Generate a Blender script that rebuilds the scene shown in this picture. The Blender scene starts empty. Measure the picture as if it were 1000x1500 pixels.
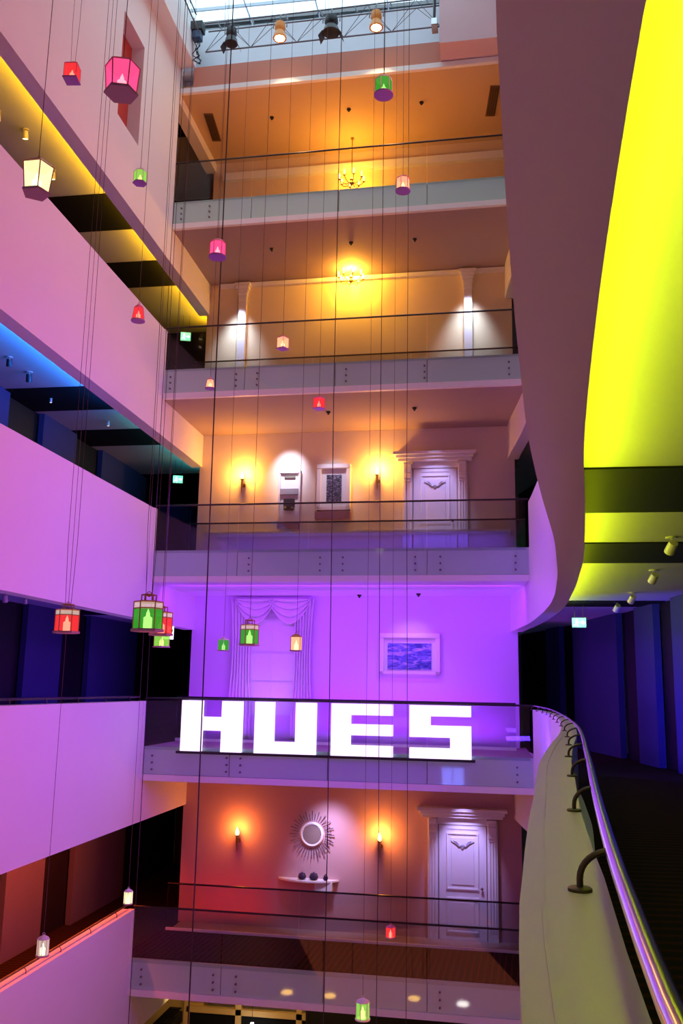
import bpy, bmesh, math, random
from mathutils import Vector, Matrix
random.seed(7)
SC = bpy.context.scene
COL = SC.collection
R = math.radians

# ------------------------------------------------------------------ camera
cam = bpy.data.cameras.new('camera'); cam.sensor_fit = 'VERTICAL'; cam.sensor_height = 36.0
cam.lens = 36.0 * 1334.86 / 1500.0; cam.clip_start = 0.02; cam.clip_end = 300
co = bpy.data.objects.new('camera', cam); COL.objects.link(co)
PITCH, YAW, ROLL = 0.1903, 0.1572, 0.0181
fwd = Vector((-math.sin(YAW)*math.cos(PITCH), math.cos(YAW)*math.cos(PITCH), math.sin(PITCH)))
rt = Vector((math.cos(YAW), math.sin(YAW), 0)); up = rt.cross(fwd)
r2 = math.cos(ROLL)*rt + math.sin(ROLL)*up; u2 = -math.sin(ROLL)*rt + math.cos(ROLL)*up
m = Matrix((r2, u2, -fwd)).transposed()
co.matrix_world = m.to_4x4()
SC.camera = co
# ------------------------------------------------------------------ view + world
SC.view_settings.view_transform = 'Standard'; SC.view_settings.look = 'None'
SC.view_settings.gamma = 1.0; SC.view_settings.use_curve_mapping = False
SC.view_settings.exposure = -0.1
w = bpy.data.worlds.new('sky'); SC.world = w; w.use_nodes = True
bg = w.node_tree.nodes['Background']; bg.inputs[0].default_value = (0.70, 0.90, 1.0, 1); bg.inputs[1].default_value = 2.5

# ------------------------------------------------------------------ dimensions (metres, eye level at z = 0)
S = 3.93                 # storey height
ZR = -0.27               # handrail height of the storey the photographer stands on
ZF = ZR - 0.949          # floor
ZB = ZR - 1.599          # underside of the slab
ZP = ZR - 0.069          # parapet top
SO = 1.271               # underside of the beam over the opening
A = 6.743                # left parapet plane x = -A
TH = -0.0237; DY = 17.711
def F(k): return ZF + k*S
def B(u, off=0.0): return (u, DY + u*math.tan(TH) + off)

def area(name, loc, target, size, sy, col, power, spread=180):
    l = bpy.data.lights.new(name, 'AREA'); l.shape = 'RECTANGLE'; l.size = size; l.size_y = sy
    l.color = col; l.energy = power; l.spread = R(spread)
    o = bpy.data.objects.new(name, l); COL.objects.link(o); o.location = loc
    o.rotation_euler = (Vector(target)-Vector(loc)).to_track_quat('-Z', 'Y').to_euler(); return o
def spot(name, loc, target, col, power, ang, blend=0.6, rad=0.05):
    l = bpy.data.lights.new(name, 'SPOT'); l.color = col; l.energy = power; l.spot_size = R(ang); l.spot_blend = blend
    l.shadow_soft_size = rad
    o = bpy.data.objects.new(name, l); COL.objects.link(o); o.location = loc
    o.rotation_euler = (Vector(target)-Vector(loc)).to_track_quat('-Z', 'Y').to_euler(); return o
def point(name, loc, col, power, rad=0.04):
    l = bpy.data.lights.new(name, 'POINT'); l.color = col; l.energy = power; l.shadow_soft_size = rad
    o = bpy.data.objects.new(name, l); COL.objects.link(o); o.location = loc; return o

# ---- large LED washes of the atrium
L_PINK = (1.0, 0.36, 0.50); L_VIO = (0.42, 0.10, 1.0); L_MAG = (0.85, 0.16, 0.80)
# LED washers along the right-hand parapets, one colour per storey, turned to the left wall
def wash(name, y0, y1, z, col, power, x=0.55, tz=0.0, spread=120):
    l = bpy.data.lights.new(name, 'AREA'); l.shape = 'RECTANGLE'; l.size = y1-y0; l.size_y = 0.25; l.color = col; l.energy = power; l.spread = R(spread)
    o = bpy.data.objects.new(name, l); COL.objects.link(o); o.location = (x, (y0+y1)/2, z)
    zax = -Vector((-7.2 if x > -3 else 7.2, 0, tz)).normalized(); xax = Vector((0,1,0)); yax = zax.cross(xax)
    o.rotation_euler = Matrix((xax, yax, zax)).transposed().to_euler()
wash('wash_rose_pale', 8.5, 16.5, 11.2, (1.0, 0.48, 0.56), 60, 0.5)
wash('wash_pink', 8.5, 16.5, 7.3, (1.0, 0.19, 0.27), 80, 0.5)
wash('wash_magenta', 8.0, 13.0, 3.2, (1.0, 0.13, 0.24), 52, 0.5)
wash('added_violet_spill', 12.5, 16.5, 3.0, (0.28, 0.04, 1.0), 52, 0.7, 0, 90)  # added: stands for violet light spilling out of the lettered storey
wash('added_violet_spill', 11.5, 17.0, -0.6, (0.27, 0.03, 1.0), 130, 0.7)
wash('wash_magenta_low', 7.5, 11.5, -0.9, (0.95, 0.11, 0.62), 50, 0.4)
wash('added_violet_right', 12.5, 15.5, 2.6, (0.34, 0.05, 1.0), 90, -6.5, 0.0, 80)  # added on the left side to tint the right parapet violet
wash('added_violet_right', 12.5, 17.0, -0.9, (0.34, 0.05, 1.0), 60, -6.5, 0.0, 100)
wash('wash_dusk', 9.0, 16.0, -4.5, (1.0, 0.17, 0.08), 36, 0.5)
area('added_warm_bounce', (-3.0, 5.0, -8.6), (-2.0, 7.0, 5.0), 6, 6, (1.0, 0.20, 0.08), 150)  # added low lamp giving warm bounce on the undersides

# ------------------------------------------------------------------ materials
MATS = {}
def mat(name, col, rough=0.6, metal=0.0, emit=None, es=0.0, spec=0.5, noise=0.0, nscale=6.0, coat=0.0):
    if name in MATS: return MATS[name]
    M = bpy.data.materials.new(name); M.use_nodes = True; nt = M.node_tree; b = nt.nodes['Principled BSDF']
    b.inputs['Base Color'].default_value = (*col, 1); b.inputs['Roughness'].default_value = rough
    b.inputs['Metallic'].default_value = metal; b.inputs['Specular IOR Level'].default_value = spec
    if coat: b.inputs['Coat Weight'].default_value = coat; b.inputs['Coat Roughness'].default_value = 0.04
    if emit: b.inputs['Emission Color'].default_value = (*emit, 1); b.inputs['Emission Strength'].default_value = es
    if noise:
        tc = nt.nodes.new('ShaderNodeTexCoord'); n = nt.nodes.new('ShaderNodeTexNoise'); n.inputs['Scale'].default_value = nscale
        n.inputs['Detail'].default_value = 4
        mx = nt.nodes.new('ShaderNodeMix'); mx.data_type = 'RGBA'
        mx.inputs[6].default_value = (*[c*(1-noise) for c in col], 1); mx.inputs[7].default_value = (*[min(1, c*(1+noise)) for c in col], 1)
        nt.links.new(tc.outputs['Object'], n.inputs['Vector']); nt.links.new(n.outputs['Fac'], mx.inputs[0]); nt.links.new(mx.outputs[2], b.inputs['Base Color'])
    MATS[name] = M; return M
def glass(name, tint, ior=1.38):
    if name in MATS: return MATS[name]
    M = bpy.data.materials.new(name); M.use_nodes = True; nt = M.node_tree; nt.nodes.clear()
    o = nt.nodes.new('ShaderNodeOutputMaterial'); t = nt.nodes.new('ShaderNodeBsdfTransparent'); t.inputs[0].default_value = (*tint, 1)
    g = nt.nodes.new('ShaderNodeBsdfGlossy'); g.inputs['Roughness'].default_value = 0.02
    fr = nt.nodes.new('ShaderNodeFresnel'); geo = nt.nodes.new('ShaderNodeNewGeometry')
    mr = nt.nodes.new('ShaderNodeMapRange'); mr.inputs[3].default_value = ior; mr.inputs[4].default_value = 1/ior
    nt.links.new(geo.outputs['Backfacing'], mr.inputs[0]); nt.links.new(mr.outputs[0], fr.inputs[0])
    mx = nt.nodes.new('ShaderNodeMixShader'); nt.links.new(fr.outputs[0], mx.inputs[0]); nt.links.new(t.outputs[0], mx.inputs[1]); nt.links.new(g.outputs[0], mx.inputs[2])
    nt.links.new(mx.outputs[0], o.inputs[0]); MATS[name] = M; return M
def lampglass(name, col, es, tr=0.48):
    """coloured lantern pane: part clear, part glowing from the candle behind it"""
    M = bpy.data.materials.new(name); M.use_nodes = True; nt = M.node_tree; nt.nodes.clear()
    o = nt.nodes.new('ShaderNodeOutputMaterial'); t = nt.nodes.new('ShaderNodeBsdfTransparent'); t.inputs[0].default_value = (*[0.25+0.75*c for c in col], 1)
    e = nt.nodes.new('ShaderNodeEmission'); e.inputs[0].default_value = (*col, 1); e.inputs[1].default_value = es
    mx = nt.nodes.new('ShaderNodeMixShader'); mx.inputs[0].default_value = 1-tr
    nt.links.new(t.outputs[0], mx.inputs[1]); nt.links.new(e.outputs[0], mx.inputs[2]); nt.links.new(mx.outputs[0], o.inputs[0]); return M
WHITE = mat('white_plaster', (0.80, 0.79, 0.77), 0.75, noise=0.02, nscale=1.5)
SOFFIT = mat('dimmed_soffit_tint', (0.38, 0.28, 0.27), 0.8); SOFFITL = mat('violet_light_soffit_tint', (0.80, 0.74, 0.88), 0.8)  # darker copy dims the soffits, lilac copy holds the violet light
TOPC = mat('orange_light_ceiling_tint', (0.60, 0.43, 0.24), 0.8); ROSE = mat('pink_light_block_tint', (0.70, 0.48, 0.50), 0.75)  # orange and pink light on ceiling and block put into these colours
STOREY_TINT = {3: mat('orange_light_wall_tint', (0.78, 0.60, 0.36), 0.75, noise=0.02, nscale=1.5), 2: mat('amber_light_wall_tint', (0.80, 0.68, 0.42), 0.75, noise=0.02, nscale=1.5),  # pale walls, each storey's coloured light mixed into the base colour
         1: mat('torch_light_wall_tint', (0.74, 0.66, 0.56), 0.75, noise=0.02, nscale=1.5), 0: mat('violet_light_wall_tint', (0.74, 0.62, 0.84), 0.75, noise=0.02, nscale=1.5), -1: mat('red_light_wall_tint', (0.62, 0.37, 0.38), 0.75, noise=0.02, nscale=1.5)}
PARAPET = mat('white_parapet_paint', (0.78, 0.77, 0.74), 0.32, spec=0.5, noise=0.02, nscale=2)
CEIL = mat('matt_ceiling', (0.36, 0.36, 0.34), 0.85, spec=0.2)
FASCIA = mat('grey_fascia_glass', (0.44, 0.64, 0.58), 0.55, coat=1.0)
LIP = mat('white_edge_trim', (0.85, 0.84, 0.82), 0.5)
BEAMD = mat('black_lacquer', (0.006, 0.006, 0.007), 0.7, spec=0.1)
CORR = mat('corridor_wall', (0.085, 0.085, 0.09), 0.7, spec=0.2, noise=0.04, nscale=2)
CORRB = mat('indigo_light_corridor_tint', (0.035, 0.04, 0.11), 0.7, spec=0.2, noise=0.04, nscale=2)  # grey corridor walls with the indigo light mixed into the colour
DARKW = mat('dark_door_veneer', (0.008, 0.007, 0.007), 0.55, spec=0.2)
METAL = mat('brushed_steel', (0.55, 0.54, 0.55), 0.25, 1.0)
DARKMET = mat('dark_steel', (0.05, 0.048, 0.05), 0.35, 0.9)
BOLT = mat('grey_bolt', (0.16,0.15,0.17), 0.5, 0.3)
BRACKET = mat('bronze_bracket', (0.10, 0.09, 0.07), 0.4, 0.8)
RAIL = mat('dark_handrail', (0.035, 0.03, 0.035), 0.3, 0.6)
CHROME = mat('polished_handrail', (0.75, 0.72, 0.78), 0.18, 1.0)
BLACK = mat('black_housing', (0.01, 0.01, 0.012), 0.4)
CORD = mat('black_cord', (0.012, 0.010, 0.012), 0.7); CORDL = mat('brown_cord', (0.07, 0.045, 0.05), 0.7)
JOINERY = mat('white_joinery', (0.80, 0.79, 0.80), 0.45)
REDP = mat('red_lacquer_panel', (0.50, 0.035, 0.015), 0.35)
GLASS = glass('balustrade_glass', (0.90, 0.93, 0.93))
GLASS2 = glass('screen_glass', (0.84, 0.86, 0.88))
SKYGL = glass('skylight_glass', (0.93, 0.97, 1.0))
def carpet(name, c1, c2, scale, rot=0.0):
    M = bpy.data.materials.new(name); M.use_nodes = True; nt = M.node_tree; b = nt.nodes['Principled BSDF']; b.inputs['Roughness'].default_value = 0.95; b.inputs['Specular IOR Level'].default_value = 0.05
    tc = nt.nodes.new('ShaderNodeTexCoord'); mp = nt.nodes.new('ShaderNodeMapping'); mp.inputs['Rotation'].default_value[2] = rot; wv = nt.nodes.new('ShaderNodeTexWave'); wv.inputs['Scale'].default_value = scale
    wv.inputs['Distortion'].default_value = 1.2; wv.inputs['Detail'].default_value = 1
    cr = nt.nodes.new('ShaderNodeValToRGB'); cr.color_ramp.elements[0].color = (*c1, 1); cr.color_ramp.elements[1].color = (*c2, 1)
    cr.color_ramp.elements[0].position = 0.55; cr.color_ramp.elements[1].position = 0.95
    nt.links.new(tc.outputs['Object'], mp.inputs[0]); nt.links.new(mp.outputs[0], wv.inputs[0]); nt.links.new(wv.outputs['Fac'], cr.inputs[0]); nt.links.new(cr.outputs[0], b.inputs['Base Color'])
    return M
CARPET = carpet('striped_carpet', (0.012, 0.0015, 0.0015), (0.06, 0.005, 0.003), 2.6, 0.05)
CARPETG = carpet('corridor_carpet', (0.015, 0.012, 0.008), (0.04, 0.018, 0.010), 2.2, 1.5)

# ------------------------------------------------------------------ mesh helpers
class MB:
    def __init__(s): s.v = []; s.f = []
    def add(s, vs, fs):
        n = len(s.v); s.v += [tuple(v) for v in vs]; s.f += [tuple(i+n for i in f) for f in fs]; return s
    def box(s, x0, x1, y0, y1, z0, z1):
        return s.add([(x0,y0,z0),(x1,y0,z0),(x1,y1,z0),(x0,y1,z0),(x0,y0,z1),(x1,y0,z1),(x1,y1,z1),(x0,y1,z1)],
                     [(0,3,2,1),(4,5,6,7),(0,1,5,4),(1,2,6,5),(2,3,7,6),(3,0,4,7)])
    def bb(s, u0, u1, o0, o1, z0, z1):            # box in the frame of the back wall
        p = [B(u0,o0), B(u1,o0), B(u1,o1), B(u0,o1)]
        return s.prism(p, z0, z1)
    def prism(s, p, z0, z1):
        n = len(p); vs = [(x,y,z0) for x,y in p] + [(x,y,z1) for x,y in p]
        return s.add(vs, [tuple(range(n-1,-1,-1)), tuple(range(n,2*n))] + [(i,(i+1)%n,n+(i+1)%n,n+i) for i in range(n)])
    def tube(s, pts, r, n=8, cap=True):
        pts = [Vector(p) for p in pts]; k = len(pts); rr = r if isinstance(r, (list,tuple)) else [r]*k
        rings = []; prev = None
        for i, p in enumerate(pts):
            t = (pts[min(i+1,k-1)] - pts[max(i-1,0)]).normalized()
            a = (Vector((0,0,1)) if abs(t.z) < 0.9 else Vector((1,0,0))) if prev is None else prev
            x = (a - t*a.dot(t)).normalized(); y = t.cross(x); prev = x
            rings.append([p + (x*math.cos(2*math.pi*j/n) + y*math.sin(2*math.pi*j/n))*rr[i] for j in range(n)])
        vs = [v for r_ in rings for v in r_]; fs = [(i*n+j, i*n+(j+1)%n, (i+1)*n+(j+1)%n, (i+1)*n+j) for i in range(k-1) for j in range(n)]
        if cap: fs += [tuple(range(n-1,-1,-1)), tuple(range((k-1)*n, k*n))]
        return s.add(vs, fs)
    def lathe(s, prof, n=20, c=(0,0,0), axis='z', ph=0.0):
        vs = []
        for r, h in prof:
            for j in range(n):
                a = 2*math.pi*j/n + ph; x, y = r*math.cos(a), r*math.sin(a)
                vs.append((c[0]+x, c[1]+y, c[2]+h) if axis == 'z' else ((c[0]+x, c[1]+h, c[2]+y) if axis == 'y' else (c[0]+h, c[1]+x, c[2]+y)))
        k = len(prof); fs = [(i*n+j, i*n+(j+1)%n, (i+1)*n+(j+1)%n, (i+1)*n+j) for i in range(k-1) for j in range(n)]
        fs += [tuple(range(n-1,-1,-1)), tuple(range((k-1)*n, k*n))]
        return s.add(vs, fs)
    def grid(s, P):                                # P[i][j] -> sheet
        h = len(P); wd = len(P[0]); return s.add([p for r_ in P for p in r_], [(i*wd+j, i*wd+j+1, (i+1)*wd+j+1, (i+1)*wd+j) for i in range(h-1) for j in range(wd-1)])
    def build(s, name, material, parent=None, smooth=False, bevel=0.0, origin=None):
        me = bpy.data.meshes.new(name); vs = s.v
        off = Vector((0,0,0))
        if parent is None:
            xs = [v[0] for v in vs]; ys = [v[1] for v in vs]; zs = [v[2] for v in vs]
            off = Vector(((min(xs)+max(xs))/2, (min(ys)+max(ys))/2, min(zs))) if origin is None else Vector(origin)
            vs = [(v[0]-off.x, v[1]-off.y, v[2]-off.z) for v in vs]
        me.from_pydata(vs, [], s.f); me.update()
        b = bmesh.new(); b.from_mesh(me); bmesh.ops.recalc_face_normals(b, faces=b.faces); b.to_mesh(me); b.free()
        for p in me.polygons: p.use_smooth = smooth
        me.materials.append(material)
        o = bpy.data.objects.new(name, me); COL.objects.link(o); o.location = off
        if parent is not None: o.parent = parent
        if bevel:
            md = o.modifiers.new('bevel', 'BEVEL'); md.width = bevel; md.segments = 2; md.limit_method = 'ANGLE'
        if smooth:
            try:
                md = o.modifiers.new('edges', 'EDGE_SPLIT'); md.split_angle = R(40)
            except Exception: pass
        return o
def struct(name, mb, material, **kw):
    o = mb.build(name, material, **kw); o['kind'] = 'structure'; return o
def tag(o, label, cat, group=None):
    o['label'] = label; o['category'] = cat
    if group: o['group'] = group
    return o
def thing(name, label, cat, loc, rz=0.0, group=None):
    o = bpy.data.objects.new(name, None); COL.objects.link(o); o.location = loc; o.rotation_euler = (0,0,rz); o.empty_display_size = 0.1
    return tag(o, label, cat, group)
def copy_tree(o, parent=None):
    c = o.copy(); COL.objects.link(c)
    if parent is not None: c.parent = parent
    for ch in list(o.children): copy_tree(ch, c)
    return c
def interp(pts, y):
    if y <= pts[0][1]: return pts[0][0]
    for (x0,y0),(x1,y1) in zip(pts, pts[1:]):
        if y <= y1: return x0 + (x1-x0)*(y-y0)/(y1-y0)
    return pts[-1][0]
def smoothed(pts, ys, win=0.45):
    out = []
    for y in ys:
        wn = win if y > 2 else 0.15
        out.append((sum(interp(pts, y+d*wn) for d in (-1,-.5,0,.5,1))/5, y))
    return out

# ------------------------------------------------------------------ right-hand curved balcony
OUT = [(0.012,-4),(0.012,0),(0.024,1.05),(0.033,1.55),(0.050,1.85),(0.078,2.46),(0.109,2.94),(0.219,4.50),(0.362,5.88),(0.596,7.84),(0.80,10.2),(0.93,12.4),(0.969,13.9),(0.95,15.4),(0.88,17.3),(0.80,18.4),(0.66,19.6),(0.55,20.62)]
INN = [(0.30,-4),(0.30,0),(0.305,1.2),(0.31,1.56),(0.328,1.94),(0.355,2.49),(0.399,3.15),(0.455,3.93),(0.533,4.88),(0.725,6.63),(0.968,9.11),(1.118,11.55),(1.21,14.0),(1.20,15.3),(1.12,17.3),(1.02,18.5),(0.90,19.6),(0.80,20.62)]
YS = [-4,-2,-0.5,0.3,0.8] + [1.1+0.25*i for i in range(79)]
YS = [y for y in YS if y <= 20.6] + [20.62]
outer = smoothed(OUT, YS); inner = smoothed(INN, YS)
YB = 17.73
def band(ys0, ys1, z0, z1, oc=outer, ic=inner):
    o_ = [p for p in oc if ys0 <= p[1] <= ys1]; i_ = [p for p in ic if ys0 <= p[1] <= ys1]
    mb = MB(); n = len(o_)
    vs = [(x,y,z0) for x,y in o_] + [(x,y,z0) for x,y in i_] + [(x,y,z1) for x,y in o_] + [(x,y,z1) for x,y in i_]
    fs = []
    for i in range(n-1):
        fs += [(i,i+1,n+i+1,n+i), (2*n+i,3*n+i,3*n+i+1,2*n+i+1), (i,2*n+i,2*n+i+1,i+1), (n+i,n+i+1,3*n+i+1,3*n+i)]
    fs += [(0,n,3*n,2*n), (n-1,3*n-1,4*n-1,2*n-1)] if False else [(0,n,3*n,2*n), (n-1,2*n-1,4*n-1,3*n-1)]
    return mb.add(vs, fs)
def poff(y): return 0.0085*max(y, 0) if y < 3.2 else max(0.0, 0.027*(7.5-y)/4.3)
def parw(y): return interp([(0.137,0.9),(0.165,1.7),(0.165,2.8),(0.175,4.0),(0.16,5.5),(0.14,8.0),(0.13,12.0)], y)
par_out = [(x+poff(y), y) for x, y in outer]
par_in = [(x+parw(y), y) for x, y in outer]
for k in (-1, 0, 1, 2, 3):
    ztop = ZP + k*S if k < 3 else 16.2
    zbot = SO + (k-1)*S
    # downstand below the slab (full thickness) and slimmer upstand parapet above it
    struct('wall_right', band(-4, 17.9 , zbot, F(k)) , PARAPET, smooth=True)
    if k < 3:
        struct('wall_right', band(-4, 17.7, F(k)+0.001, ztop, par_out, par_in), PARAPET, smooth=True)
    else:
        struct('wall_right', band(-4, 17.7, F(k)+0.001, ztop), WHITE, smooth=True)
    struct('wall_right', band(17.7, 20.62, zbot, F(k)-0.02), PARAPET, smooth=True)
# shallow step along the outer side of our own parapet top
struct('trim_1', MB().add(*(lambda o_: ([(x+d, y, ZP+h) for x, y in o_ for d, h in ((0.034,0.0),(0.034,0.004),(0.040,0.004),(0.040,0.0))],
      [(4*i+a, 4*i+b, 4*i+4+b, 4*i+4+a) for i in range(len(o_)-1) for a, b in ((0,1),(1,2),(2,3))]))([p for p in par_out if 0.3 < p[1] < 17.6])), PARAPET)

# right corridor wall line
RW = [(3.0,-4),(3.15,4),(3.2,9),(3.15,12.6),(3.03,15.0),(2.72,17.0),(2.45,18.9),(2.1,20.8),(1.55,23.2),(0.70,26.2)]
def rwall_at(ratio):
    best = None
    for (x0,y0),(x1,y1) in zip(RW, RW[1:]):
        # x = ratio*y
        dx, dy = x1-x0, y1-y0; den = dx - ratio*dy
        if abs(den) < 1e-9: continue
        t = (ratio*y0 - x0)/den
        if 0 <= t <= 1: best = (x0+dx*t, y0+dy*t)
    return best
breaks = [0.0332, 0.0636, 0.0777, 0.0917, 0.1368, 0.1553, 0.1744, 0.1927]
kind = ['d','g','d','w','d','w','d']
pts_b = [rwall_at(b) for b in breaks]
segs = []
for i in range(len(pts_b)-1): segs.append((pts_b[i], pts_b[i+1], kind[i]))
pb = pts_b[-1]
segs.append((pb, (3.16,13.3), 'w'))
yy = 13.3; toggle = 'd'
while yy > -3.5:
    y2 = max(yy - (1.3 if toggle == 'd' else 1.7), -4)
    segs.append(((interp(RW, yy), yy), (interp(RW, y2), y2), toggle)); yy = y2; toggle = 'w' if toggle == 'd' else 'd'
def wallseg(p, q, z0, z1, t=0.12, push=0.0):
    a, b = Vector((p[0],p[1],0)), Vector((q[0],q[1],0)); d = (b-a).normalized(); n = Vector((-d.y, d.x, 0))
    if n.x < 0: n = -n
    a = a+n*push; b = b+n*push
    return MB().prism([(a.x,a.y),(b.x,b.y),((b+n*t).x,(b+n*t).y),((a+n*t).x,(a+n*t).y)], z0, z1)
dn = 1
for k in (0, 1):
    for p, q, kd in segs:
        if kd == 'd':
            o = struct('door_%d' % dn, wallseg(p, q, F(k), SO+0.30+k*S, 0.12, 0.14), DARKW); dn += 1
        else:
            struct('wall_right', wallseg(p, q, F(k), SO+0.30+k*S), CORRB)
CZ = SO + 0.25
# corridor slabs, ceilings on the right
def corridor_poly(extra=0.6):
    return [(x, y) for x, y in inner] + [(0.8, 25.8), (1.0, 26.0)] + [(x+extra, y) for x, y in reversed(RW)]
def inner_poly():
    return [(x, y) for x, y in inner]
for k in (0, 1, 2, 3):
    p = corridor_poly()
    struct('floor', MB().prism(p, ZB + k*S + 0.02, F(k)-0.003), CARPETG if k < 2 else WHITE)
    struct('ceiling', MB().prism(p, CZ + (k-1)*S, ZB + k*S + 0.015), CEIL)
struct('ceiling', MB().prism(corridor_poly(), CZ+3*S-0.2, CZ+3*S), CEIL)
for k in (-1,):
    struct('floor', MB().prism(corridor_poly(), ZB + k*S, F(k)-0.003), CARPETG)
def ibeam(y0, y1, k, z0=0.235):
    ys = [y0+(y1-y0)*i/6 for i in range(7)]
    p = [(interp(INN, y)+0.0, y) for y in ys] + [(interp(RW, y)+0.1, y) for y in reversed(ys)]
    return MB().prism(p, SO+z0+k*S, CZ+k*S+0.002)
for k in (0, 1):
    for y0, y1 in ((6.3,7.9),(9.6,11.1),(15.9,16.9)):
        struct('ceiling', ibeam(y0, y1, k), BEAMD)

# ------------------------------------------------------------------ left wall
YL = 17.87; YBK = 20.8; YN = -4.0
TB = 0.27
for k in (-1, 0, 1, 2):
    zb = SO + (k-1)*S
    struct('wall_left', MB().box(-A-TB, -A, YN, YL, zb, ZP+k*S), WHITE)
    struct('trim_%d' % (k+4), MB().box(-A-0.10, -A+0.012, YL-0.13, YL+0.01, F(k)-0.6, ZP+k*S+0.008), LIP)
    struct('wall_left', MB().box(-A-TB, -A, YL, YBK, zb, ZB+k*S), WHITE)
# top storey wall with the recessed opening
z0, z1 = SO+2*S, 14.0; wy0, wy1, wz0, wz1 = 14.63, 15.69, 10.58, 12.80
struct('wall_left', MB().box(-A-0.27, -A, YN, wy0, z0, z1).box(-A-0.27, -A, wy1, YL, z0, z1).box(-A-0.27, -A, wy0, wy1, z0, wz0).box(-A-0.27, -A, wy0, wy1, wz1, z1), WHITE)
struct('wall_left', MB().box(-A-0.27, -A, YL, YBK, z0, ZB+3*S).box(-A-0.27, -A, YL, YBK, SO+3*S, 14.0), WHITE)
struct('window_1', MB().box(-A-0.34, -A-0.272, wy0-.1, wy1+.1, wz0-.1, wz1+.1), REDP)
# outer shell of the building
SH = mat('outer_shell', (0.25,0.24,0.24), 0.9)
struct('wall_left', MB().box(-9.7, -9.5, -4.4, 27.8, -9.5, 16.4), SH)
struct('wall_right', MB().box(3.9, 4.1, -4.4, 27.8, -9.5, 16.4), SH)
struct('wall_back', MB().box(-9.7, 4.1, 27.6, 27.8, -9.5, 16.4), SH)
struct('ceiling', MB().box(-9.7, 4.1, 18.32, 27.8, 15.3, 15.5).box(3.21, 4.1, -4.4, 18.32, 15.2, 15.4).box(-9.7, -6.91, -4.4, 18.32, 15.2, 15.4), SH)
struct('wall_back', MB().box(-9.7, 4.1, 18.32, 18.42, 15.12, 15.4), SH)
# crowning beam and skylight kerb along the left
struct('wall_left', MB().box(-A-0.3, -6.40, YN, YL-0.03, 13.9, 14.55), WHITE)
struct('wall_left', MB().box(-A-0.3, -6.52, YN, YL+0.1, 14.55, 15.15), WHITE)

XW = -8.93
niches = [(9.7,11.1),(12.6,14.0),(15.55,16.95),(18.5,19.9)]
for k in (-1, 0, 1, 2, 3):
    y = YN; zf, zc = F(k), CZ+k*S
    for a, b in niches + [(22.8, 27.0)]:
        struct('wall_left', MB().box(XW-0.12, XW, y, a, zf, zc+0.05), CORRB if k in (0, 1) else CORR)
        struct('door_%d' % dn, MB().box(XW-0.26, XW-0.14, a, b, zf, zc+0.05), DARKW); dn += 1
        y = b
    struct('wall_left', MB().box(XW-0.12, -6.9, 27.0, 27.2, zf, zc+0.05), DARKW)
    struct('floor', MB().box(XW-0.3, -A-0.02, YN, 27.2, ZB+k*S+0.02, zf-0.003), CARPETG)
    struct('ceiling', MB().box(XW-0.3, -A-TB-0.001, YN, 27.2, zc, ZB+(k+1)*S+0.015), CEIL)
    bl = [(15.35,16.75),(18.2,19.5)] if k > 0 else [(18.2,19.5)]
    for a, b in bl + [(22.4, 27.0)]:
        struct('ceiling', MB().box(XW-0.2, -A-TB-0.002, a, b, SO+0.235+k*S, zc+0.002), BEAMD)

# ------------------------------------------------------------------ bridges, niches, fascias
UL, UR = -A+0.002, 0.86
BO = 2.9
for k in (-1, 0, 1, 2, 3):
    zf, zb = F(k), ZB + k*S
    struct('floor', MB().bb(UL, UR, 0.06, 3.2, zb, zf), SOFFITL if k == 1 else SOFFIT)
    if k == -1: struct('floor', MB().bb(UL-0.2, UR+0.3, 0.08, 2.08, zf, zf+0.012), CARPET)
    fs = MB()
    cuts = [UL, -5.86, -3.75, -1.40, UR]
    cuts = [UL, -4.95, -3.0, -1.1, UR]
    for a, b in zip(cuts, cuts[1:]): fs.bb(a+0.006, b-0.006, 0.0, 0.055, zb+0.125, zf+0.005)
    struct('trim_%d' % (k+9), fs, FASCIA)
    struct('trim_%d' % (k+15), MB().bb(UL, UR, -0.03, 0.06, zb, zb+0.12), LIP)
    ceil = ZB+(k+1)*S if k < 3 else 13.3
    struct('wall_back', MB().bb(-6.80, 0.72, BO, BO+0.3, zf, ceil-0.001), STOREY_TINT[k])
# roof edge over the top bridge
struct('ceiling', MB().bb(-A-0.25, UR+1.0, 0.06, 3.4, 13.3, 13.5), TOPC)
EDGE_TINT = mat('red_light_edge_tint', (0.62, 0.25, 0.17), 0.7)  # coloured light on the roof edge, put into the base colour
struct('wall_back', MB().bb(-A+0.3, UR+1.0, 0.0, 0.06, 13.40, 13.93), EDGE_TINT)
struct('trim_21', MB().bb(-A, UR+1.0, -0.03, 0.06, 13.28, 13.40), LIP)
KERB = mat('pale_blue_kerb', (0.70, 0.74, 0.80), 0.6, noise=0.05, nscale=3)
struct('wall_back', MB().bb(-A-0.3, 2.0, 0.30, 0.5, 13.5, 15.12), KERB)
struct('wall_back', MB().bb(-0.80, 2.0, -0.6, 0.05, 13.42, 16.2), ROSE)
struct('wall_back', MB().bb(-A-0.3, 2.0, 0.062, 0.298, 13.80, 13.92), KERB)
# skylight
struct('window_2', MB().box(-6.9, 3.2, 13.6, 18.3, 15.14, 15.16), SKYGL)
struct('ceiling', MB().box(-6.9, 3.2, -4.2, 13.6, 15.10, 15.40), WHITE)  # solid roof added over the near atrium to cut the daylight
bars = MB()
for i in range(2): bars.box(-6.9, 3.2, 17.6-2.4*i-0.015, 17.6-2.4*i+0.015, 15.17, 15.25)
for x in (-5.2, -3.6, -2.0, -0.4): bars.box(x-0.012, x+0.012, 13.6, 18.3, 15.17, 15.21)
struct('window_2', bars, mat('skylight_bars', (0.55,0.62,0.68), 0.5))
struct('wall_right', MB().box(0.3, 3.5, YN, 18.0, 15.12, 16.3), WHITE)
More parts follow.
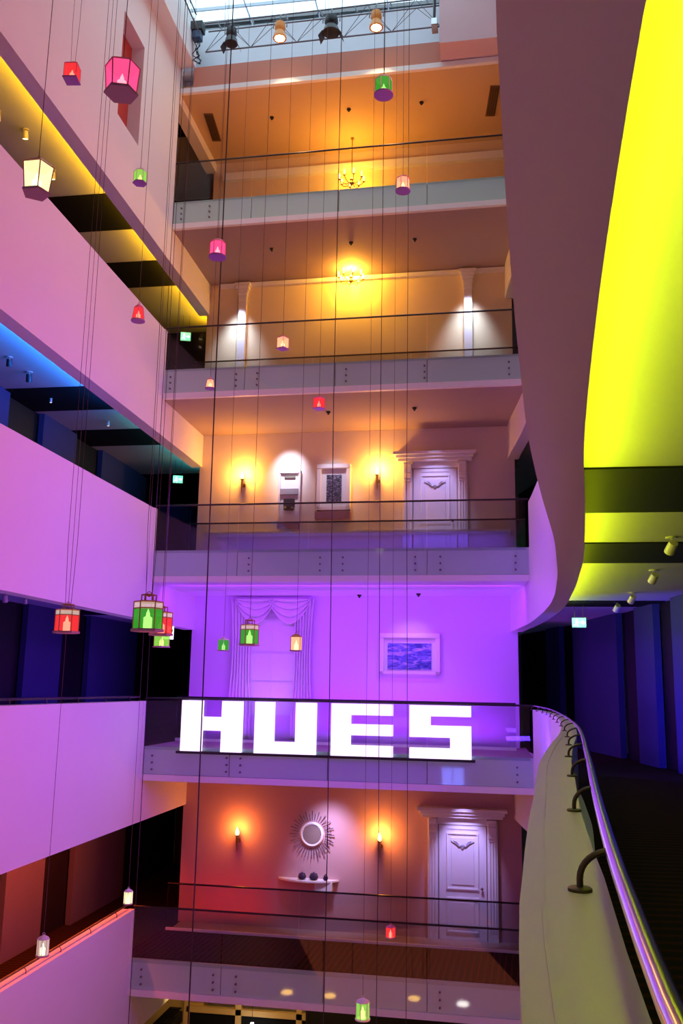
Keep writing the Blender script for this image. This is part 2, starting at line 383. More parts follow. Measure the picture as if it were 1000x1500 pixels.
# enclosing wall behind the viewer, lobby floor, lobby back wall
struct('wall_front', MB().box(-9.3, 3.6, -4.2, -4.0, -9.3, 16.3), WHITE)
struct('wall_left', MB().box(-9.3, -A-0.3, YN, 18, -9.3, ZB-S), WHITE)
LOBF = mat('lobby_stone', (0.35, 0.27, 0.18), 0.4)
struct('floor', MB().box(-9.3, 3.6, -4.2, 27.0, -9.4, -9.08), LOBF)
struct('wall_right', MB().box(0.98, 1.2, YN, 26, -9.08, ZB-S), WHITE)
struct('wall_back', MB().bb(-A-3, 1.2, 6.0, 6.2, -9.08, ZB-S), WHITE)
struct('ceiling', MB().bb(-A-3, 1.2, 3.2, 6.1, ZB-S, ZB-S+0.2), WHITE)

# ------------------------------------------------------------------ balustrades
bolt_u = {3: (-6.55,-5.9), 2: (-6.59,-5.13,-4.67,-2.77,-1.15,0.54), 1: (-4.70,-3.23,-2.77,-1.33,-0.84,0.6), 0: (-6.53,-5.0,-4.72,0.56), -1: (-6.51,-5.09,-4.65,-0.87)}
names = {3: 'on the topmost bridge under the orange ceiling', 2: 'on the bridge with the chandelier and pilasters', 1: 'on the bridge with the framed pictures',
         0: 'behind the glowing letters on the violet bridge', -1: 'on the lowest bridge with the dark red carpet'}
for k in (-1, 0, 1, 2, 3):
    t = thing('glass_balustrade', 'front glass balustrade ' + names[k], 'balustrade', (-A, DY, F(k)))
    L0 = Vector((-A, DY, F(k)))
    def loc(mb):
        mb.v = [(v[0]-L0.x, v[1]-L0.y, v[2]-L0.z) for v in mb.v]; return mb
    zr = ZR + k*S; cuts = [UL+0.02, -4.95, -3.0, -1.1, UR-0.05]
    for a, b in zip(cuts, cuts[1:]):
        loc(MB().bb(a+0.008, b-0.008, -0.03, -0.015, F(k)-0.05, zr-0.02)).build('glass_panel', GLASS, t)
    a = B(UL, -0.022); b = B(UR, -0.022)
    loc(MB().tube([(a[0],a[1],zr), (b[0],b[1],zr)], 0.019, 8)).build('handrail', RAIL, t, smooth=True)
    for u in bolt_u[k]:
        for i in range(3):
            p = B(u, -0.045)
            loc(MB().lathe([(0.020,0),(0.020,0.03)], 10, (p[0], p[1]-0.006, F(k)-0.17-0.13*i), 'y')).build('bolt', BOLT, t, smooth=True)
    # inner glass screen in front of the display wall
    L0 = Vector((-A, DY+2, F(k)))
    t = thing('glass_screen', 'inner glass screen at the wall ' + names[k], 'balustrade', L0)
    r_ = 0.62 if k < 1 else 0.9
    cuts = [-6.80, -3.9, -1.6, r_]
    for a, b in zip(cuts, cuts[1:]):
        loc(MB().bb(a+0.005, b-0.005, 2.10, 2.115, F(k)+0.01, zr-0.015)).build('glass_panel', GLASS2, t)
    a = B(-6.80, 2.105); b = B(r_, 2.105)
    loc(MB().tube([(a[0],a[1],zr), (b[0],b[1],zr)], 0.019, 8)).build('handrail', RAIL, t, smooth=True)
    loc(MB().bb(-6.80, r_, 2.08, 2.14, F(k)+0.0, F(k)+0.06)).build('base_channel', LIP, t)

# right curved handrail on gooseneck brackets
RL = [(0.125,-1.5),(0.13,0.2),(0.155,0.9),(0.206,1.63),(0.262,2.3),(0.315,2.89),(0.39,3.7),(0.461,4.5),(0.56,5.6),(0.667,6.87),(0.76,8.3),(0.84,9.9),(0.90,11.6),(0.955,13.4),(0.97,15.0),(0.93,16.4),(0.86,17.72)]
t = thing('curved_handrail', 'polished handrail on curved brackets running along the white parapet beside the viewer', 'handrail', (0, 0, ZP))
ry = [-1.5+0.2*i for i in range(97)]; ry = [y for y in ry if y < 17.7]
rl = smoothed(RL, ry, 0.35)
MB().tube([(x, y, ZR-ZP) for x, y in rl], 0.0125, 12).build('rail', CHROME, t, smooth=True)
yb = 0.95; first = True
by = [0.62, 1.72, 2.82, 3.95, 5.1, 6.2, 7.3, 8.4, 9.5, 10.6, 11.7, 12.8, 13.9, 15.0, 16.1, 17.1]
for y in by:
    x0 = interp(outer, y) + (0.11 if y < 2 else 0.135 + min(y-2, 3)*0.01)
    xr = interp(rl, y); h = ZR-ZP
    if y < 3: x0 = {0.62:0.07, 1.72:0.158, 2.82:0.249}[y]
    elif y < 4: x0 = 0.345
    else: x0 = xr - 0.085
    pts = [(x0, y, 0.002)] + [(x0 + (xr-x0)*(1-math.cos(a)), y-0.004*math.sin(a), 0.02 + (h-0.02)*math.sin(a)) for a in [i*math.pi/16 for i in range(9)]]
    pts[-1] = (xr, y, h-0.004)
    br = MB().tube(pts, 0.0058, 8).build('bracket', BRACKET, t, smooth=True)
    MB().lathe([(0.021,0.0),(0.021,0.005),(0.018,0.007)], 20, (x0, y, 0.0)).build('base_disc', BRACKET, br, smooth=True)

# left handrails on the violet storey and on the lowest storey
for k, lab in ((0, 'dark handrail on low brackets along the left parapet of the violet storey'), (-1, 'dark handrail on low brackets along the lowest left parapet with the pink lit top')):
    t = thing('parapet_handrail', lab, 'handrail', (-A-0.12, 0, ZP+k*S))
    MB().tube([(0, -3, 0.085), (0, YL-0.05, 0.085)], 0.02, 8).build('rail', RAIL, t, smooth=True)
    for i in range(17):
        y = 17.2-1.15*i
        MB().tube([(0.05,y,0),(0.05,y,0.05),(0.03,y,0.075),(0,y,0.085)], 0.008, 6).build('bracket', BRACKET, t)
# ------------------------------------------------------------------ display walls
def wthing(name, label, cat, u, z, off=BO, group=None):
    x, y = B(u, off); return thing(name, label, cat, (x, y, z), TH, group)
# panelled doors with a cornice
def make_door(label, u, z):
    t = wthing('panelled_door', label, 'door', u, z)
    MB().box(-0.50,0.50,-0.06,-0.005,0.0,2.30).build('door_leaf', JOINERY, t, bevel=0.006)
    for (x0,x1,a,b) in ((-0.34,0.34,0.15,0.85),(-0.34,0.34,1.0,2.15)):
        mb = MB()
        w_ = 0.035
        mb.box(x0,x1,-0.085,-0.06,a,a+w_).box(x0,x1,-0.085,-0.06,b-w_,b).box(x0,x0+w_,-0.085,-0.06,a+w_,b-w_).box(x1-w_,x1,-0.085,-0.06,a+w_,b-w_)
        mb.box(x0+0.1,x1-0.1,-0.075,-0.06,a+0.1,b-0.1)
        mb.build('panel_moulding', JOINERY, t, bevel=0.005)
    for s in (-1, 1):
        fr = MB()
        fr.box(min(s*0.52,s*0.74),max(s*0.52,s*0.74),-0.09,0,0,2.42)
        for q in (0.57,0.63,0.69): fr.box(s*q-0.015,s*q+0.015,-0.105,-0.09,0.2,2.05)
        fr.build('pilaster', JOINERY, t, bevel=0.004)
        c = MB()
        for i, (h0,h1,d) in enumerate(((2.0,2.06,.12),(2.06,2.13,.15),(2.13,2.2,.13),(2.2,2.3,.17),(2.3,2.38,.15),(2.38,2.44,.19))): c.box(s*0.63-0.085,s*0.63+0.085,-d,-0.09,h0,h1)
        c.build('corbel', JOINERY, t, bevel=0.006)
    MB().box(-0.52,0.52,-0.08,0,2.31,2.46).build('frieze', JOINERY, t, bevel=0.004)
    MB().box(-0.86,0.86,-0.20,0,2.46,2.53).box(-0.90,0.90,-0.26,0,2.53,2.60).box(-0.96,0.96,-0.32,0,2.60,2.67).build('cornice', JOINERY, t, bevel=0.012)
    MB().box(-0.32,0.32,-0.075,-0.06,2.22,2.245).build('head_moulding', JOINERY, t)
    orn = MB()
    for s in (-1,1):
        orn.tube([(0,-0.08,1.90),(s*0.07,-0.09,1.87),(s*0.13,-0.09,1.93),(s*0.20,-0.09,1.96),(s*0.25,-0.085,1.985)],[0.022,0.02,0.018,0.012,0.006],8)
        orn.tube([(s*0.08,-0.09,1.90),(s*0.13,-0.095,1.97),(s*0.19,-0.09,1.99)],[0.014,0.012,0.005],8)
    orn.lathe([(0.03,-0.02),(0.035,0.0),(0.02,0.02)],12,(0,-0.085,1.86),'y')
    orn.build('ornament', mat('grey_ornament',(0.30,0.28,0.33),0.4), t, smooth=True)
    kn = MB().lathe([(0.012,0),(0.012,-0.03),(0.028,-0.04),(0.03,-0.06),(0.012,-0.07)],14,(0.40,-0.06,1.05),'y').build('knob', METAL, t, smooth=True)
    return t
make_door('white panelled door with heavy cornice beside the framed pictures, on the storey above the violet one', -1.09, F(1))
make_door('white panelled door with cornice and corbels at the right of the sunburst mirror', -0.52, F(-1))

# wall torches
SHADE = mat('torch_glow', (1,0.75,0.4), 0.5, emit=(1.0,0.66,0.22), es=5.0)
BRASS = mat('aged_brass', (0.35,0.22,0.08), 0.35, 0.9)
WARM = (1.0, 0.40, 0.08)
def make_torch(label, u, z, power, col=WARM, group=None):
    t = wthing('wall_torch', label, 'wall lamp', u, z)
    MB().lathe([(0.05,0),(0.05,-0.02),(0.03,-0.03)],14,(0,0,-0.10),'y').build('backplate', BRASS, t, smooth=True)
    MB().tube([(0,-0.03,-0.10),(0,-0.10,-0.12),(0,-0.14,-0.06),(0,-0.14,0.0)],0.012,8).tube([(0,-0.11,-0.33),(0,-0.13,-0.2),(0,-0.14,-0.02)],[0.006,0.016,0.03],10).build('arm', BRASS, t, smooth=True)
    MB().lathe([(0.03,0),(0.045,0.01),(0.05,0.03),(0.03,0.03)],14,(0,-0.14,0.0)).build('cup', BRASS, t, smooth=True)
    MB().lathe([(0.028,0.02),(0.045,0.06),(0.04,0.11),(0.02,0.16),(0.004,0.20)],14,(0,-0.14,0.0)).build('bulb', SHADE, t, smooth=True)
    x, y = B(u, BO-0.20)
    point('torch_light', (x, y, z+0.15), col, power, 0.05); return t
make_torch('glowing wall torch left of the two framed pictures', -5.68, 4.82, 92, (1.0,0.40,0.05))
make_torch('glowing wall torch between the dark picture and the white door', -2.43, 4.85, 96, (1.0,0.40,0.05))
make_torch('glowing wall torch left of the sunburst mirror, in the red light', -5.47, -3.28, 36, (1.0,0.26,0.03))
make_torch('glowing wall torch between the sunburst mirror and the corniced door', -2.29, -3.26, 46, (1.0,0.33,0.04))

# white box-framed niches with pictures
t = wthing('relief_plaque', 'tall white framed relief with a small dark ledge, spotlit beside the left torch', 'picture', -4.53, 3.80)
MB().box(-0.27,-0.22,-0.09,0,0,1.22).box(0.22,0.27,-0.09,0,0,1.22).box(-0.27,0.27,-0.10,0,1.18,1.24).box(-0.27,0.27,-0.09,0,0,0.05).build('frame', JOINERY, t, bevel=0.005)
MB().box(-0.22,0.22,-0.03,0,0.05,1.18).build('back_board', WHITE, t)
MB().box(-0.22,0.22,-0.11,-0.03,0.66,0.80).build('grey_ledge', mat('grey_relief',(0.30,0.29,0.33),0.6), t, bevel=0.005)
MB().box(-0.13,0.13,-0.07,-0.03,1.07,1.11).build('label_bar', mat('olive_bar',(0.22,0.22,0.16),0.6), t)
MB().box(-0.13,0.13,-0.09,-0.03,0.36,0.56).lathe([(0.10,0),(0.13,0.03),(0.12,0.08)],14,(0,-0.08,0.28)).build('dark_relief', mat('dark_bronze',(0.03,0.02,0.03),0.5), t)
MB().box(-0.26,0.26,-0.15,0,-0.16,-0.02).build('sill', mat('plum_shelf',(0.28,0.16,0.22),0.6), t, bevel=0.005)
def art(name, c1, c2, c3, sc, rot, dist=3):
    M = bpy.data.materials.new(name); M.use_nodes = True; nt = M.node_tree; b = nt.nodes['Principled BSDF']; b.inputs['Roughness'].default_value = .5
    tc = nt.nodes.new('ShaderNodeTexCoord'); mp = nt.nodes.new('ShaderNodeMapping'); mp.inputs['Rotation'].default_value = rot; n = nt.nodes.new('ShaderNodeTexNoise')
    mp.inputs['Scale'].default_value = (1,1,4); n.inputs['Scale'].default_value = sc; n.inputs['Detail'].default_value = 5; n.inputs['Distortion'].default_value = dist
    cr = nt.nodes.new('ShaderNodeValToRGB'); e = cr.color_ramp.elements; e[0].color = (*c1,1); e[0].position = .35; e[1].color = (*c3,1); e[1].position = .68
    q = e.new(.5); q.color = (*c2,1)
    nt.links.new(tc.outputs['Object'], mp.inputs[0]); nt.links.new(mp.outputs[0], n.inputs['Vector']); nt.links.new(n.outputs['Fac'], cr.inputs[0]); nt.links.new(cr.outputs[0], b.inputs['Base Color'])
    return M
t = wthing('framed_picture', 'square dark picture in a deep white frame between the two torches', 'picture', -3.46, 4.06)
MB().box(-0.40,-0.30,-0.14,0,0,1.08).box(0.30,0.40,-0.14,0,0,1.08).box(-0.40,0.40,-0.16,0,1.0,1.1).box(-0.40,0.40,-0.14,0,0,0.10).build('frame', JOINERY, t, bevel=0.008)
MB().box(-0.30,0.30,-0.04,0,0.1,1.0).build('mount', JOINERY, t)
MB().box(-0.18,0.18,-0.055,-0.04,0.22,0.86).build('artwork', art('dark_art',(0.01,0.01,0.02),(0.06,0.05,0.09),(0.45,0.42,0.55),5,(0,0,0)), t)
MB().box(-0.42,0.42,-0.20,0,-0.22,-0.04).build('sill', mat('plum_shelf2',(0.33,0.15,0.18),0.6), t, bevel=0.006)
# low display plinth with the concealed blue light (storey with the pictures)
struct('trim_22', MB().bb(-6.5, 0.6, 2.50, 2.9, 3.47, 3.52), LIP)

# ---- violet storey: curtained window and seascape
t = wthing('curtained_window', 'white window with gathered swag and long side curtains at the left of the violet wall', 'curtain', -4.85, F(0))
MB().box(-0.52,0.56,-0.03,0,0.6,2.72).build('window_board', JOINERY, t)
fr = MB()
for x in (-0.55,0.0,0.55): fr.box(x-0.02,x+0.02,-0.05,-0.03,0.6,2.72)
for z in (0.6,1.3,1.95,2.72): fr.box(-0.55,0.55,-0.048,-0.03,z-0.015,z+0.015)
fr.build('window_frame', JOINERY, t)
bl = MB()
for i in range(12): bl.box(-0.52,0.54,-0.075-0.012*(i%2),-0.055,2.70+0.035*i,2.722+0.035*i)
bl.build('blind', JOINERY, t)
MB().box(-0.60,0.66,-0.12,-0.02,3.12,3.18).build('pelmet', JOINERY, t, bevel=0.004)
FAB = mat('white_voile', (0.80,0.78,0.82), 0.9)
def drape(x0, x1, ztop, zbot, amp, gather=0.0, n=60):
    P = []
    for i in range(22):
        f = i/21; z = ztop + (zbot-ztop)*f; g = 1 - gather*math.sin(math.pi*min(1, f*1.25))**1
        P.append([(x0 + (x1-x0)*((j/n-0.5)*g+0.5), -0.13 - amp*math.sin(j/n*math.pi*2*6.5 + 0.5*math.sin(f*4)), z) for j in range(n+1)])
    return P
for (x0, x1) in ((-0.98,-0.42),(0.50,1.0)):
    o = MB().grid(drape(x0, x1, 3.2, 0.05, 0.035, 0.25)).build('side_curtain', FAB, t, smooth=True)
    s_ = o.modifiers.new('cloth', 'SOLIDIFY'); s_.thickness = 0.012
for (x0, x1, dr) in ((-0.85,0.08,0.50),(-0.05,0.92,0.50)):
    P = []
    for i in range(24):
        f = i/23
        P.append([(x0+(x1-x0)*j/30, -0.17-0.03*math.sin(f*22)-0.02*f, 3.22 - 0.1*f - dr*f*(1-(2*j/30-1)**2) - 0.02*math.sin(f*22)) for j in range(31)])
    o = MB().grid(P).build('swag', FAB, t, smooth=True)
    s_ = o.modifiers.new('cloth', 'SOLIDIFY'); s_.thickness = 0.012
t = wthing('framed_seascape', 'blue seascape painting in a wide white frame on the violet wall', 'picture', -1.66, 0.32)
MB().box(-0.68,-0.58,-0.12,0,0.0,0.86).box(0.58,0.68,-0.12,0,0,0.86).box(-0.68,0.68,-0.14,0,0.80,0.90).box(-0.68,0.68,-0.12,0,0.0,0.06).build('frame', JOINERY, t, bevel=0.008)
MB().box(-0.58,0.58,-0.03,0,0.05,0.82).build('mount', JOINERY, t)
MB().box(-0.50,0.48,-0.05,-0.03,0.10,0.68).build('canvas', art('sea_art',(0.03,0.05,0.30),(0.14,0.16,0.60),(0.60,0.45,0.75),3.2,(0,0.5,0),1.5), t)

# ---- lowest storey: sunburst mirror and shelf
t = wthing('sunburst_mirror', 'round sunburst mirror with radiating dark rays in the violet spotlight', 'mirror', -3.80, -3.18)
MB().lathe([(0.20,-0.05),(0.20,-0.055),(0.01,-0.057)],40,(0,0,0),'y').build('mirror_glass', mat('bronze_mirror',(0.34,0.26,0.22),0.35,0.3), t, smooth=True)
MB().lathe([(0.20,-0.02),(0.21,-0.065),(0.235,-0.075),(0.26,-0.05),(0.26,0.0)],40,(0,0,0),'y').build('ring', JOINERY, t, smooth=True)
rays = MB(); RAYM = mat('ray_bronze',(0.10,0.07,0.12),0.5)
for i in range(40):
    a = 2*math.pi*i/40; r0 = 0.29; r1 = 0.44 if i % 2 else 0.50
    c, s_ = math.cos(a), math.sin(a)
    wd = 0.007
    rays.add([(c*r0-s_*0.005,-0.03,s_*r0+c*0.005),(c*r0+s_*0.005,-0.03,s_*r0-c*0.005),(c*r1+s_*wd,-0.06,s_*r1-c*wd),(c*r1-s_*wd,-0.06,s_*r1+c*wd),
              (c*r0-s_*0.005,-0.02,s_*r0+c*0.005),(c*r0+s_*0.005,-0.02,s_*r0-c*0.005),(c*r1+s_*wd,-0.04,s_*r1-c*wd),(c*r1-s_*wd,-0.04,s_*r1+c*wd)],
             [(0,1,2,3),(7,6,5,4),(0,4,5,1),(1,5,6,2),(2,6,7,3),(3,7,4,0)])
rays.build('rays', RAYM, t)
t = wthing('display_shelf', 'curved white wall shelf below the sunburst mirror', 'shelf', -3.86, -4.14)
sp = [(-0.68,0)] + [(-0.68+1.36*i/16, -0.30*math.sin(math.pi*i/16)**0.6) for i in range(1,16)] + [(0.68,0)]
MB().prism(sp, 0, 0.04).build('board', JOINERY, t, bevel=0.004)
MB().prism([(0.15,0),(0.18,-0.22),(0.55,-0.16),(0.55,0)], -0.18, 0).build('bracket', JOINERY, t, bevel=0.01)
DK = mat('dark_glazed_pot', (0.03,0.02,0.06), 0.3)
for i, (u, w_, h_, lab) in enumerate(((-3.98,0.09,0.11,'dark glazed bowl, leftmost on the mirror shelf'),(-3.72,0.10,0.12,'dark glazed bowl, in the middle on the mirror shelf'),(-3.46,0.055,0.09,'small dark glazed pot, rightmost on the mirror shelf'))):
    t = wthing('glazed_pot', lab, 'pot', u, -4.10, BO-0.15)
    MB().lathe([(w_*.5,0),(w_*.95,h_*.3),(w_,h_*.6),(w_*.8,h_*.9),(w_*.85,h_)],18).build('body', DK, t, smooth=True)
    MB().lathe([(w_*.83,h_),(w_*.6,h_+.02),(0.015,h_+.025),(0.012,h_+.045)],16).build('lid', DK, t, smooth=True)

# ---- storey with the chandelier: pilasters and candle chandelier
for u, lab in ((-5.86, 'slim white pilaster with curved capital at the left, lit white at its foot'), (-0.30, 'slim white pilaster with curved capital at the right, lit white at its foot')):
    t = wthing('pilaster_column', lab, 'column', u, F(2))
    MB().box(-0.10,0.10,-0.10,0,0.12,2.75).build('shaft', JOINERY, t, bevel=0.008)
    MB().box(-0.15,0.15,-0.14,0,0,0.12).build('plinth', JOINERY, t, bevel=0.01)
    mb = MB()
    for i in range(6):
        a = i/5; mb.box(-0.10-0.10*a*a,0.10+0.10*a*a,-0.11-0.10*a*a,0,2.75+0.08*i,2.83+0.08*i)
    mb.build('capital', JOINERY, t, bevel=0.01)
struct('trim_23', MB().bb(-6.5, 0.6, 2.80, 2.9, 9.80, 9.9), LIP)
def chandelier(label, u, off, z, n, rad, power, drop):
    x, y = B(u, off); t = thing('candle_chandelier', label, 'chandelier', (x, y, z))
    MB().tube([(0,0,0.05),(0,0,drop)],0.012,8).build('stem', BRASS, t)
    MB().lathe([(0.01,-0.12),(0.06,-0.06),(0.03,0.0),(0.05,0.04),(0.015,0.1)],14).build('hub', BRASS, t, smooth=True)
    MB().lathe([(0.05,0),(0.05,0.015)],14,(0,0,drop-0.015)).build('canopy', BRASS, t, smooth=True)
    for i in range(n):
        a = 2*math.pi*i/n + 0.3; c, s_ = math.cos(a)*rad, math.sin(a)*rad
        ar = MB().tube([(0,0,0),(c*.4,s_*.4,-0.10),(c*.8,s_*.8,-0.07),(c,s_,0.0)],0.010,6).lathe([(0.02,0),(0.035,0.012)],12,(c,s_,0.0)).build('arm', BRASS, t, smooth=True)
        MB().lathe([(0.015,0.01),(0.015,0.09),(0.024,0.11),(0.012,0.16),(0.003,0.18)],10,(c,s_,0.0)).build('candle_bulb', SHADE, ar, smooth=True)
    point('chandelier_light', (x, y, z+0.2), (1.0,0.44,0.03), power, 0.12)
chandelier('candle chandelier glowing against the ochre wall between the two pilasters', -3.08, 2.45, 9.66, 8, 0.30, 330, 0.22)
chandelier('added chandelier for the bright wall patch behind the topmost bridge glass', -3.08, 2.30, 12.15, 8, 0.30, 105, 1.15)  # stands in for a glowing wall patch, the chandelier itself is added
struct('trim_24', MB().bb(-6.5, 0.6, 2.78, 2.9, 12.75, 12.95).bb(-6.5,0.6,2.84,2.9,12.2,12.28), LIP)

# ------------------------------------------------------------------ the glowing letters
LET = mat('letter_glow', (1,1,1), 0.5, emit=(1.0,0.90,1.0), es=1.12)
x, y = B(-3.1, -0.10)
t = thing('illuminated_sign', 'large glowing white letters reading HUES along the violet bridge rail', 'sign', (x, y, -1.27), TH)
def lx(px): return (px-480)/73.4 - 0.005   # lettering scale
def letter(rects):
    mb = MB()
    for (a, b, c, d) in rects: mb.box(a, b, -0.06, 0.05, c, d)
    return mb
H0 = 0.97
def X(u): return u + 3.1
letter([(X(-5.92),X(-5.50),0,H0),(X(-5.10),X(-4.69),0,H0),(X(-5.50),X(-5.10),0.40,0.66)]).build('letter', LET, t)
letter([(X(-4.43),X(-4.05),0,H0),(X(-3.62),X(-3.22),0,H0),(X(-4.05),X(-3.62),0,0.22)]).build('letter', LET, t)
letter([(X(-2.92),X(-2.55),0,H0),(X(-2.55),X(-1.74),0.76,H0),(X(-2.55),X(-1.74),0.385,0.59),(X(-2.55),X(-1.74),0,0.20)]).build('letter', LET, t)
letter([(X(-1.42),X(-0.27),0.77,H0),(X(-1.42),X(-1.03),0.385,0.77),(X(-1.03),X(-0.27),0.385,0.60),(X(-0.66),X(-0.27),0.19,0.385),(X(-1.42),X(-0.27),0,0.19)]).build('letter', LET, t)
MB().box(X(-6.0),X(-0.2),-0.07,0.06,-0.05,-0.002).build('base_bar', DARKMET, t)

# ------------------------------------------------------------------ hanging lanterns
PANE = {'red': lampglass('pane_red',(1.0,0.05,0.06),1.3), 'pink': lampglass('pane_pink',(1.0,0.10,0.32),1.6), 'green': lampglass('pane_green',(0.08,0.55,0.05),0.9),
        'amber': lampglass('pane_amber',(1.0,0.55,0.30),1.6), 'cream': lampglass('pane_cream',(1.0,0.95,0.50),1.9), 'lime': lampglass('pane_lime',(0.45,0.9,0.15),1.0), 'clear': lampglass('pane_clear',(1.0,0.8,0.7),0.9,0.6)}
FRM = {'copper': mat('copper_frame',(0.55,0.28,0.14),0.4,0.5), 'pinkf': mat('rose_frame',(0.70,0.16,0.28),0.45), 'dark': mat('dark_frame',(0.10,0.07,0.05),0.5,0.3), 'white': mat('white_frame',(0.75,0.70,0.68),0.5)}
BASE = mat('lantern_base', (0.42,0.28,0.34), 0.7); BASEV = mat('violet_base', (0.30,0.14,0.45), 0.6)
CAND = mat('candle_glow', (1,0.9,0.7), 0.5, emit=(1.0,0.86,0.50), es=3.5)
ROOFZ = 15.14
def lantern(label, P, h, n, pane, frame, base, taper=0.0, dome=False, two=False, ph=0.3, wr=0.34, cords=1):
    t = thing('hanging_lantern', label, 'lantern', P, 0, 'coloured lanterns hanging in the atrium'); t.location.z -= h/2
    r = h*wr; hb = h*0.07; ht = h*0.74; rt_ = r*(1-taper)
    MB().lathe([(r*1.12,0),(r*1.16,hb*.5),(r*1.12,hb)], 24 if dome or taper > 0 else n, (0,0,0), 'z', ph).build('base', base, t)
    vs = [(rr*math.cos(ph+2*math.pi*j/n), rr*math.sin(ph+2*math.pi*j/n), z) for rr, z in ((r*.96,hb),((rt_ if taper >= 0 else rt_)*.96,ht)) for j in range(n)]
    if two:
        zs = ht*.78; vs = [(x_, y_, zs if i_ >= n else z_) for i_, (x_, y_, z_) in enumerate(vs)]
        MB().add([(x_, y_, z_ if z_ > hb+1e-6 else zs) for (x_, y_, z_) in [(v[0], v[1], zs) for v in vs[:n]] + [(v[0], v[1], ht) for v in vs[:n]]], [(j,(j+1)%n,n+(j+1)%n,n+j) for j in range(n)]).build('upper_pane', PANE['clear'], t)
    MB().add(vs, [(j,(j+1)%n,n+(j+1)%n,n+j) for j in range(n)]).build('glass_pane', PANE[pane], t)
    fr = MB(); q = h*0.016
    for j in range(n):
        a = ph+2*math.pi*j/n; a2 = ph+2*math.pi*(j+1)/n
        fr.tube([(r*math.cos(a),r*math.sin(a),hb),(rt_*math.cos(a),rt_*math.sin(a),ht)], q, 4)
        fr.tube([(rt_*math.cos(a),rt_*math.sin(a),ht),(rt_*math.cos(a2),rt_*math.sin(a2),ht)], q*1.2, 4)
        if two:
            fr.tube([(rt_*.97*math.cos(a),rt_*.97*math.sin(a),ht*.78),(rt_*.97*math.cos(a2),rt_*.97*math.sin(a2),ht*.78)], q, 4)
            fr.tube([(rt_*.5*math.cos(a),rt_*.5*math.sin(a),ht),(rt_*.5*math.cos(a),rt_*.5*math.sin(a),h*.92)], q, 4)
            fr.tube([(rt_*.5*math.cos(a),rt_*.5*math.sin(a),h*.92),(rt_*.5*math.cos(a2),rt_*.5*math.sin(a2),h*.92)], q, 4)
    fr.build('frame', FRM[frame], t)
    if not two:
        MB().lathe([(rt_*1.02,ht),(rt_*.8,ht+h*.08),(rt_*.35,ht+h*.14),(rt_*.12,ht+h*.17),(0.006,ht+h*.19)], 16 if dome else n, (0,0,0), 'z', ph).build('lid', FRM[frame], t, smooth=dome)
    else:
        MB().lathe([(rt_,ht-h*.005),(rt_,ht+h*.012)], n, (0,0,0), 'z', ph).build('lid', FRM[frame], t)
    MB().tube([(math.cos(a)*h*.06, 0, h*.94+math.sin(a)*h*.06) for a in [2*math.pi*i/14 for i in range(15)]], h*.012, 6, False).build('ring', FRM[frame], t)
    MB().lathe([(h*.11,hb),(h*.11,hb+h*.28),(h*.05,hb+h*.32),(h*.05,hb+h*.38),(0.002,hb+h*.50)], 12).build('candle', CAND, t, smooth=True)
    c = MB(); top = ROOFZ - t.location.z; rr = 0.0032
    if cords == 2:
        c.tube([(-0.03,0,h*.95),(-0.05,0,h*.95+0.6),(-0.05,0,top)], rr*.8, 5); c.tube([(0.03,0,h*.95),(0.05,0,h*.95+0.6),(0.05,0,top)], rr*.8, 5)
    else: c.tube([(0,0,h*.98),(0,0,top)], rr, 5)
    c.build('cord', CORDL, t)
    return t
lantern('small red square lantern with violet base, left of the big pink lantern near the roof', (-5.28,10.0,7.91), 0.29, 4, 'red', 'pinkf', BASEV, cords=2, wr=.40, ph=0.9)
lantern('pink lantern with round grey base hanging before the red window', (-2.83,6.18,4.80), 0.33, 6, 'pink', 'pinkf', BASE, taper=-0.15, wr=.36)
lantern('cream glowing lantern with round base against the yellow ceiling at the far left', (-3.81,6.75,4.34), 0.36, 5, 'cream', 'copper', BASE, taper=-0.25, wr=.30)
lantern('small green lantern high on the left pink wall', (-4.96,11.69,7.39), 0.26, 6, 'lime', 'white', BASEV, wr=.36)
lantern('green and white lantern with violet base under the brown roof band', (-1.23,10.66,7.80), 0.31, 6, 'green', 'white', BASEV, dome=True, wr=.36)
lantern('rose lantern in front of the topmost glass balustrade', (-1.16,12.77,7.63), 0.285, 6, 'amber', 'pinkf', BASEV, dome=True, wr=.36)
lantern('magenta lantern beneath the topmost bridge near the dark cable', (-3.50,11.0,5.8), 0.29, 6, 'pink', 'pinkf', BASEV, dome=True, wr=.36)
lantern('small red lantern at the end of the upper pink parapet', (-5.01,12.07,5.41), 0.30, 4, 'red', 'pinkf', BASE, taper=0.3, wr=.30)
lantern('orange lit lantern before the ochre wall, left of the chandelier', (-3.01,12.94,5.20), 0.25, 4, 'amber', 'pinkf', BASE, wr=.36)
lantern('faint pink lantern before the grey fascia, left end of the chandelier bridge', (-4.56,14.27,5.05), 0.22, 4, 'amber', 'pinkf', BASE, taper=0.3, wr=.34)
lantern('red lantern just below the bridge with the chandelier', (-2.65,14.15,4.61), 0.25, 4, 'red', 'pinkf', BASE, wr=.38)
lantern('red and amber lantern, leftmost at the height of the violet wall', (-4.07,8.51,0.63), 0.31, 6, 'red', 'copper', BASE, two=True, wr=.37, cords=2)
lantern('big green lantern, nearest of the cluster at the left corridor', (-2.99,7.86,0.64), 0.36, 6, 'green', 'copper', BASE, two=True, wr=.36, cords=2)
lantern('red lantern half hidden behind the big green one', (-3.29,9.04,0.65), 0.32, 6, 'red', 'copper', BASE, two=True, wr=.34)
lantern('small lime lantern below the big green and red pair', (-4.90,13.52,0.70), 0.29, 4, 'lime', 'copper', BASE, wr=.40)
lantern('small dark green lantern beside the left curtain of the violet wall', (-4.39,15.15,0.70), 0.255, 4, 'green', 'white', BASE, wr=.36)
